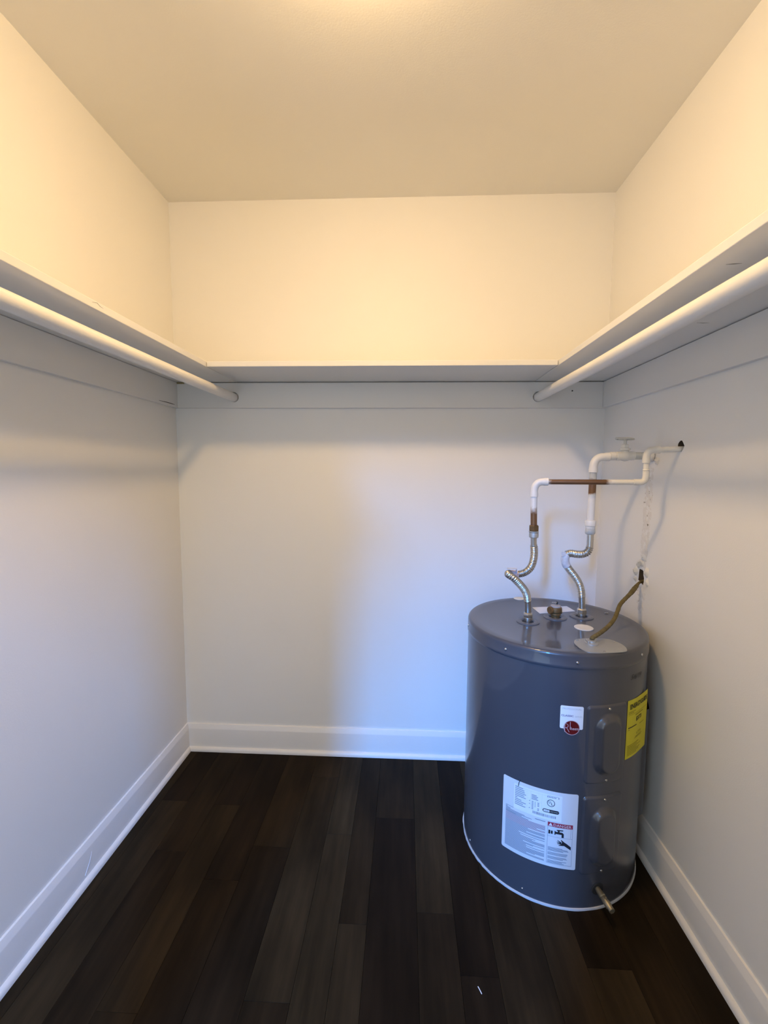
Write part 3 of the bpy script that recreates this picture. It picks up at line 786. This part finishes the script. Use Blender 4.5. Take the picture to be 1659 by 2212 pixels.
# drain valve
DA, DZ = -76.0, 0.066
ax = Vector((math.cos(R_(DA)), math.sin(R_(DA)), -0.10)).normalized()
o_ = pol(HR, DA, DZ)
dv = MB().lathe([(0.0075, -0.01), (0.0085, 0.016), (0.0095, 0.020), (0.0095, 0.024), (0.0075, 0.026), (0.0090, 0.031), (0.0100, 0.052), (0.0085, 0.054), (0.0085, 0.066), (0.0065, 0.0665), (0.0055, 0.058)], 20, o_, ax).build('drain_valve', 'dbrass', WH, smooth=40)
dv['label'] = 'short brass drain valve near the floor'
MB().lathe([(0.0185, -0.004), (0.0195, 0.0008), (0.0180, 0.0022), (0.0150, 0.0012), (0.0090, 0.0004)], 26, o_, pol(1, DA)).build('drain_hole_shade', 'rubber_hole_black', dv, smooth=40)  # black ring stands in for the dark hole in the jacket
MB().box(tuple(o_ + ax*0.036 + Vector((-0.0035, -0.003, 0.0085))), tuple(o_ + ax*0.036 + Vector((0.0035, 0.003, 0.0125)))).build('drain_screw', 'dbrass', dv, bevel=0.001)

# ================================================================== PIPES
def elbow(parent, a, corner, b, r, rb, material, name='elbow', k=0.55):
    """a -> corner -> b: bend with a slightly wider collar at both ends"""
    A, C, B = Vector(a), Vector(corner), Vector(b)
    pts = []; n = 14
    for i in range(n+1):
        t = i/n; pts.append((1-t)**2*A + 2*t*(1-t)*C + t*t*B)
    da = (C-A).normalized(); db = (B-C).normalized()
    path = [A - da*0.016, A - da*0.0155, A - da*0.004] + pts + [B + db*0.004, B + db*0.0155, B + db*0.016]
    rr = [rb*0.9, rb, rb] + [r]*(n+1) + [rb, rb, rb*0.9]
    return MB().sweep(path, lambda i, t: rr[i], 20).build(name, material, parent, smooth=35, loc=-Vector(parent.location))
def tube(parent, pts, r, material, name, seg=20):
    return MB().sweep(pts, r, seg).build(name, material, parent, smooth=40, loc=-Vector(parent.location))
def flex(parent, pts, r, material, name='flexible_connector'):
    P = resample(catmull(pts, 24), 0.0009)
    per = 6.4
    f = lambda i, t: r*(1 + 0.11*math.sin(2*math.pi*i/per)) if 4 < i < len(P)-5 else r*0.97
    return MB().sweep(P, f, 18).build(name, material, parent, smooth=60, loc=-Vector(parent.location))
def nut(parent, x, y, z, prof, material, name='nut', seg=6, sm_=30):
    return MB().lathe(prof, seg, (x, y, z), (0, 0, 1), phase=0.3).build(name, material, parent, smooth=sm_, loc=-Vector(parent.location))

# hot line: flexible connector, riser, crossover, wall stub
HP = empty('water_pipe', (FA[0], FA[1], ZT), 'thin painted copper water pipe crossing in front, over the left flexible connector', 'pipe')
ax_, ay = 0.4765, 1.500
hx2, hy2 = 0.7965, 1.432
fa = [(0.4815, 1.503, 1.0700), (0.4850, 1.507, 1.0420), (0.4845, 1.512, 1.0150), (0.4775, 1.518, 0.9890), (0.4600, 1.526, 0.9700), (0.4340, 1.530, 0.9630), (0.4120, 1.522, 0.9660), (0.4010, 1.505, 0.9690), (0.4060, 1.490, 0.9660),
      (0.4180, 1.486, 0.9570), (0.4380, 1.494, 0.9370), (0.4560, 1.505, 0.9160), (0.4680, 1.517, 0.8950), (0.4750, 1.526, 0.8700)]
fc = flex(HP, fa, 0.0118, 'steel')
tube(HP, [(0.4793, 1.500, 1.096), (0.4805, 1.502, 1.080), (0.4815, 1.503, 1.0695)], 0.0100, 'steel', 'smooth_cuff')
tube(HP, [(0.4752, 1.5262, 0.8705), (0.4775, 1.5285, 0.850), (0.4782, 1.5287, 0.828)], 0.0105, 'steel', 'smooth_cuff')
# clear tag wrapped round the loop
tg = MB().box((0.398, 1.500, 0.9865), (0.430, 1.518, 0.9877)).box((0.4285, 1.500, 0.9700), (0.4300, 1.518, 0.9870)).build('paper_tag', 'tag', HP, loc=-Vector(HP.location))
wp = [Vector(p) for p in catmull(fa, 10)]
def wrap_sticker(parent, pts, r, material, name='sticker'):
    return MB().sweep(pts, r, 18, cap=False).build(name, material, parent, smooth=60, loc=-Vector(parent.location))
wrap_sticker(HP, wp[48:66], 0.0134, 'pinktag')
nut(HP, *FA, ZT+0.001, [(0.0125, 0), (0.0125, 0.010), (0.0150, 0.011), (0.0155, 0.0135), (0.0150, 0.016), (0.0125, 0.017)], 'steel', 'nipple', 24)
nut(HP, *FA, ZT+0.0175, [(0.0155, 0), (0.0165, 0.002), (0.0165, 0.0125), (0.0150, 0.015), (0.0115, 0.017)], 'steel', 'nut', 6)
nut(HP, ax_+0.003, ay, 1.0945, [(0.0115, 0), (0.0150, 0.002), (0.0155, 0.010), (0.0150, 0.0175), (0.0125, 0.019)], 'zinc', 'nut', 20, 50)
nut(HP, ax_+0.0025, ay, 1.1130, [(0.0150, 0), (0.0160, 0.001), (0.0160, 0.0035), (0.0140, 0.0045)], 'zinc', 'washer', 24)
nut(HP, ax_+0.0025, ay, 1.1180, [(0.0150, 0), (0.0165, 0.002), (0.0165, 0.0165), (0.0145, 0.0190), (0.0115, 0.019)], 'bronze', 'adapter', 6)
tube(HP, [(ax_+0.002, ay, 1.135), (ax_, ay, 1.19), (ax_-0.001, ay, 1.240)], 0.0104, 'hotriser', 'riser')
d = Vector((hx2-ax_, hy2-ay, 0)).normalized()
zc_ = 1.281
elbow(HP, (ax_-0.001, ay, 1.247), (ax_-0.001, ay, zc_), tuple(Vector((ax_, ay, zc_))+d*0.026), 0.0118, 0.0127, 'pipepaint')
p0 = Vector((ax_, ay, zc_))+d*0.036; p1 = Vector((hx2, hy2, 1.2830))-d*0.016
tube(HP, [p0, p0.lerp(p1, 0.5), p1], 0.0083, 'hotcross', 'crossover_pipe')
elbow(HP, tuple(Vector((hx2, hy2, 1.2830))-d*0.018), (hx2, hy2, 1.2830), (hx2, hy2, 1.303), 0.0096, 0.0098, 'pipepaint')
tube(HP, [(hx2, hy2, 1.312), (hx2-0.001, hy2, 1.335), (hx2-0.002, hy2, 1.352)], 0.0088, 'pipepaint', 'drop_pipe')
nut(HP, hx2-0.0005, hy2, 1.3185, [(0.0088, 0), (0.0106, 0.0015), (0.0100, 0.004), (0.0088, 0.005)], 'pipepaint', 'solder_bead', 18, 60)
elbow(HP, (hx2-0.002, hy2, 1.3585), (hx2-0.002, hy2, 1.3815), (hx2+0.020, hy2-0.002, 1.3825), 0.0106, 0.0112, 'pipepaint')
tube(HP, [(hx2+0.030, hy2-0.003, 1.3830), (0.865, 1.4255, 1.3845), (0.905, 1.4215, 1.3860), (0.935, 1.4215, 1.3860)], 0.0086, 'pipepaint', 'wall_stub')

# cold line with gate valve
CP = empty('water_pipe', (FBp[0], FBp[1], ZT), 'painted water pipe with a gate valve, over the right flexible connector', 'pipe')
cx_, cyy = 0.7000, 1.590
fb = [(0.7010, 1.590, 1.0560), (0.6985, 1.590, 1.0420), (0.6900, 1.589, 1.0310), (0.6730, 1.588, 1.0250), (0.6520, 1.586, 1.0260), (0.6330, 1.583, 1.0290), (0.6180, 1.580, 1.0240), (0.6135, 1.579, 1.0090), (0.6180, 1.581, 0.9900),
      (0.6330, 1.584, 0.9690), (0.6540, 1.588, 0.9440), (0.6710, 1.592, 0.9170), (0.6800, 1.595, 0.8920), (0.6840, 1.596, 0.8680)]
flex(CP, fb, 0.0122, 'steel')
wpb = [Vector(p) for p in catmull(fb, 10)]
wrap_sticker(CP, wpb[60:84], 0.0140, 'tag')
MB().box((0.596, 1.566, 1.022), (0.611, 1.5675, 1.036)).build('paper_tag', 'tag', CP, loc=-Vector(CP.location))
tube(CP, [(0.7005, 1.590, 1.106), (0.7012, 1.590, 1.080), (0.7010, 1.590, 1.0555)], 0.0112, 'steel', 'smooth_cuff')
tube(CP, [(0.6841, 1.596, 0.8690), (0.6858, 1.5966, 0.845), (0.6864, 1.5966, 0.828)], 0.0110, 'steel', 'smooth_cuff')
nut(CP, *FBp, ZT+0.001, [(0.0130, 0), (0.0130, 0.007), (0.0155, 0.008), (0.0155, 0.012), (0.0130, 0.013)], 'steel', 'nipple', 24)
nut(CP, *FBp, ZT+0.0140, [(0.0155, 0), (0.0170, 0.002), (0.0170, 0.0135), (0.0150, 0.016), (0.0120, 0.018)], 'steel', 'nut', 6)
nut(CP, cx_-0.0005, cyy, 1.0960, [(0.0130, 0), (0.0165, 0.003), (0.0170, 0.010), (0.0160, 0.018), (0.0130, 0.020)], 'greypaint', 'nut', 20, 50)
nut(CP, cx_-0.0005, cyy, 1.1150, [(0.0150, 0), (0.0160, 0.002), (0.0160, 0.010), (0.0185, 0.012), (0.0190, 0.028), (0.0175, 0.031), (0.0125, 0.032)], 'pipepaint', 'adapter', 24, 40)
tube(CP, [(cx_-0.001, cyy, 1.140), (cx_-0.0005, cyy, 1.23), (cx_, cyy, 1.318)], 0.0122, 'coldriser', 'riser')
elbow(CP, (cx_, cyy, 1.328), (cx_, cyy, 1.3655), (cx_+0.036, cyy, 1.3660), 0.0138, 0.0150, 'pipepaint')
# gate valve
vx = 0.8045
vb = MB().lathe([(0.0118, -0.052), (0.0140, -0.050), (0.0145, -0.034), (0.0120, -0.032), (0.0150, -0.030), (0.0155, -0.020), (0.0150, -0.014), (0.0175, -0.008), (0.0190, 0.0), (0.0175, 0.008), (0.0150, 0.014), (0.0155, 0.020), (0.0150, 0.030), (0.0120, 0.032)], 24, (vx, cyy, 1.3695), (1, 0, 0.02)).build('gate_valve', 'pipepaint', CP, smooth=45, loc=-Vector(CP.location))
vb['label'] = 'old painted gate valve'
def vpart(mb, name, material, sm_=40): return mb.build(name, material, vb, smooth=sm_)
vpart(MB().lathe([(0.0125, 0.0), (0.0125, 0.018), (0.0175, 0.020), (0.0175, 0.026), (0.0120, 0.0275)], 24, (vx-0.001, cyy, 1.3695)), 'bonnet', 'pipepaint')
vpart(MB().lathe([(0.0120, 0.027), (0.0125, 0.028), (0.0125, 0.038), (0.0100, 0.040), (0.0055, 0.0405)], 6, (vx-0.0015, cyy, 1.3695)), 'packing_nut', 'pipepaint', 30)
vpart(MB().lathe([(0.0050, 0.040), (0.0050, 0.052), (0.0060, 0.053), (0.0060, 0.056)], 14, (vx-0.0020, cyy, 1.3695)), 'stem', 'greypaint')
# handwheel: rim, hub and four spokes
hw = MB(); hc = Vector((vx-0.004, cyy, 1.3695+0.0585)); n = 36; tl = Vector((0.05, 0.0, 1)).normalized()
U = Vector((1, 0, -0.05)).normalized(); V = tl.cross(U)
ring = [hc + U*(0.0270*math.cos(2*math.pi*i/n)*(1+0.05*math.cos(8*math.pi*i/n*1.0))) + V*(0.0270*math.sin(2*math.pi*i/n)) for i in range(n+1)]
hw.sweep(ring, 0.0032, 10, cap=False)
for k in range(4):
    a = k*math.pi/2+0.4; hw.sweep([hc - tl*0.001, hc + U*(0.026*math.cos(a)) + V*(0.026*math.sin(a))], 0.0030, 8)
hw.lathe([(0.0075, -0.003), (0.0075, 0.0025), (0.0040, 0.004)], 14, hc, tl)
vpart(hw, 'handwheel', 'greypaint', 45)
tube(CP, [(0.834, cyy-0.001, 1.3698), (0.87, 1.580, 1.3700), (0.900, 1.5700, 1.3700)], 0.0125, 'greypaint', 'wall_stub')
MB().lathe([(0.020, 0.0), (0.021, 0.006), (0.017, 0.012), (0.0125, 0.013)], 16, (XR+0.001, 1.5745, 1.3700), (-1, 0.25, 0)).build('wall_putty', 'pipepaint', CP, smooth=60, loc=-Vector(CP.location))

# ================================================================== POWER CABLE
cpts = [(0.6150, 1.3335, 0.812), (0.6190, 1.3380, 0.8165), (0.6320, 1.3510, 0.8170), (0.6669, 1.3857, 0.8190), (0.7059, 1.4239, 0.8265), (0.7356, 1.4531, 0.8415), (0.7499, 1.4671, 0.8605), (0.7671, 1.4839, 0.8806), (0.8253, 1.5410, 0.9003), (0.8600, 1.5760, 0.9150), (0.8860, 1.5960, 0.9290), (0.925, 1.602, 0.938)]
P = resample(catmull(cpts, 16), 0.003)
pc = MB().sweep(P, lambda i, t: 0.0064*(1+0.12*noise.noise((i*0.35, 0, 0))) + 0.0016*sm(0.66, 0.76, t) - 0.0042*sm(0.80, 0.92, t), 14).build('power_cable', 'cable', smooth=60)
tag(pc, 'old brownish power cable from a hole in the right wall to the heater top', 'cable')

for o in COL.objects:
    if o.name.split('.')[0] in ('fine_print', 'table_lines', 'barcode', 'heading_print', 'panel_lines'):
        o['kind'] = 'stuff'
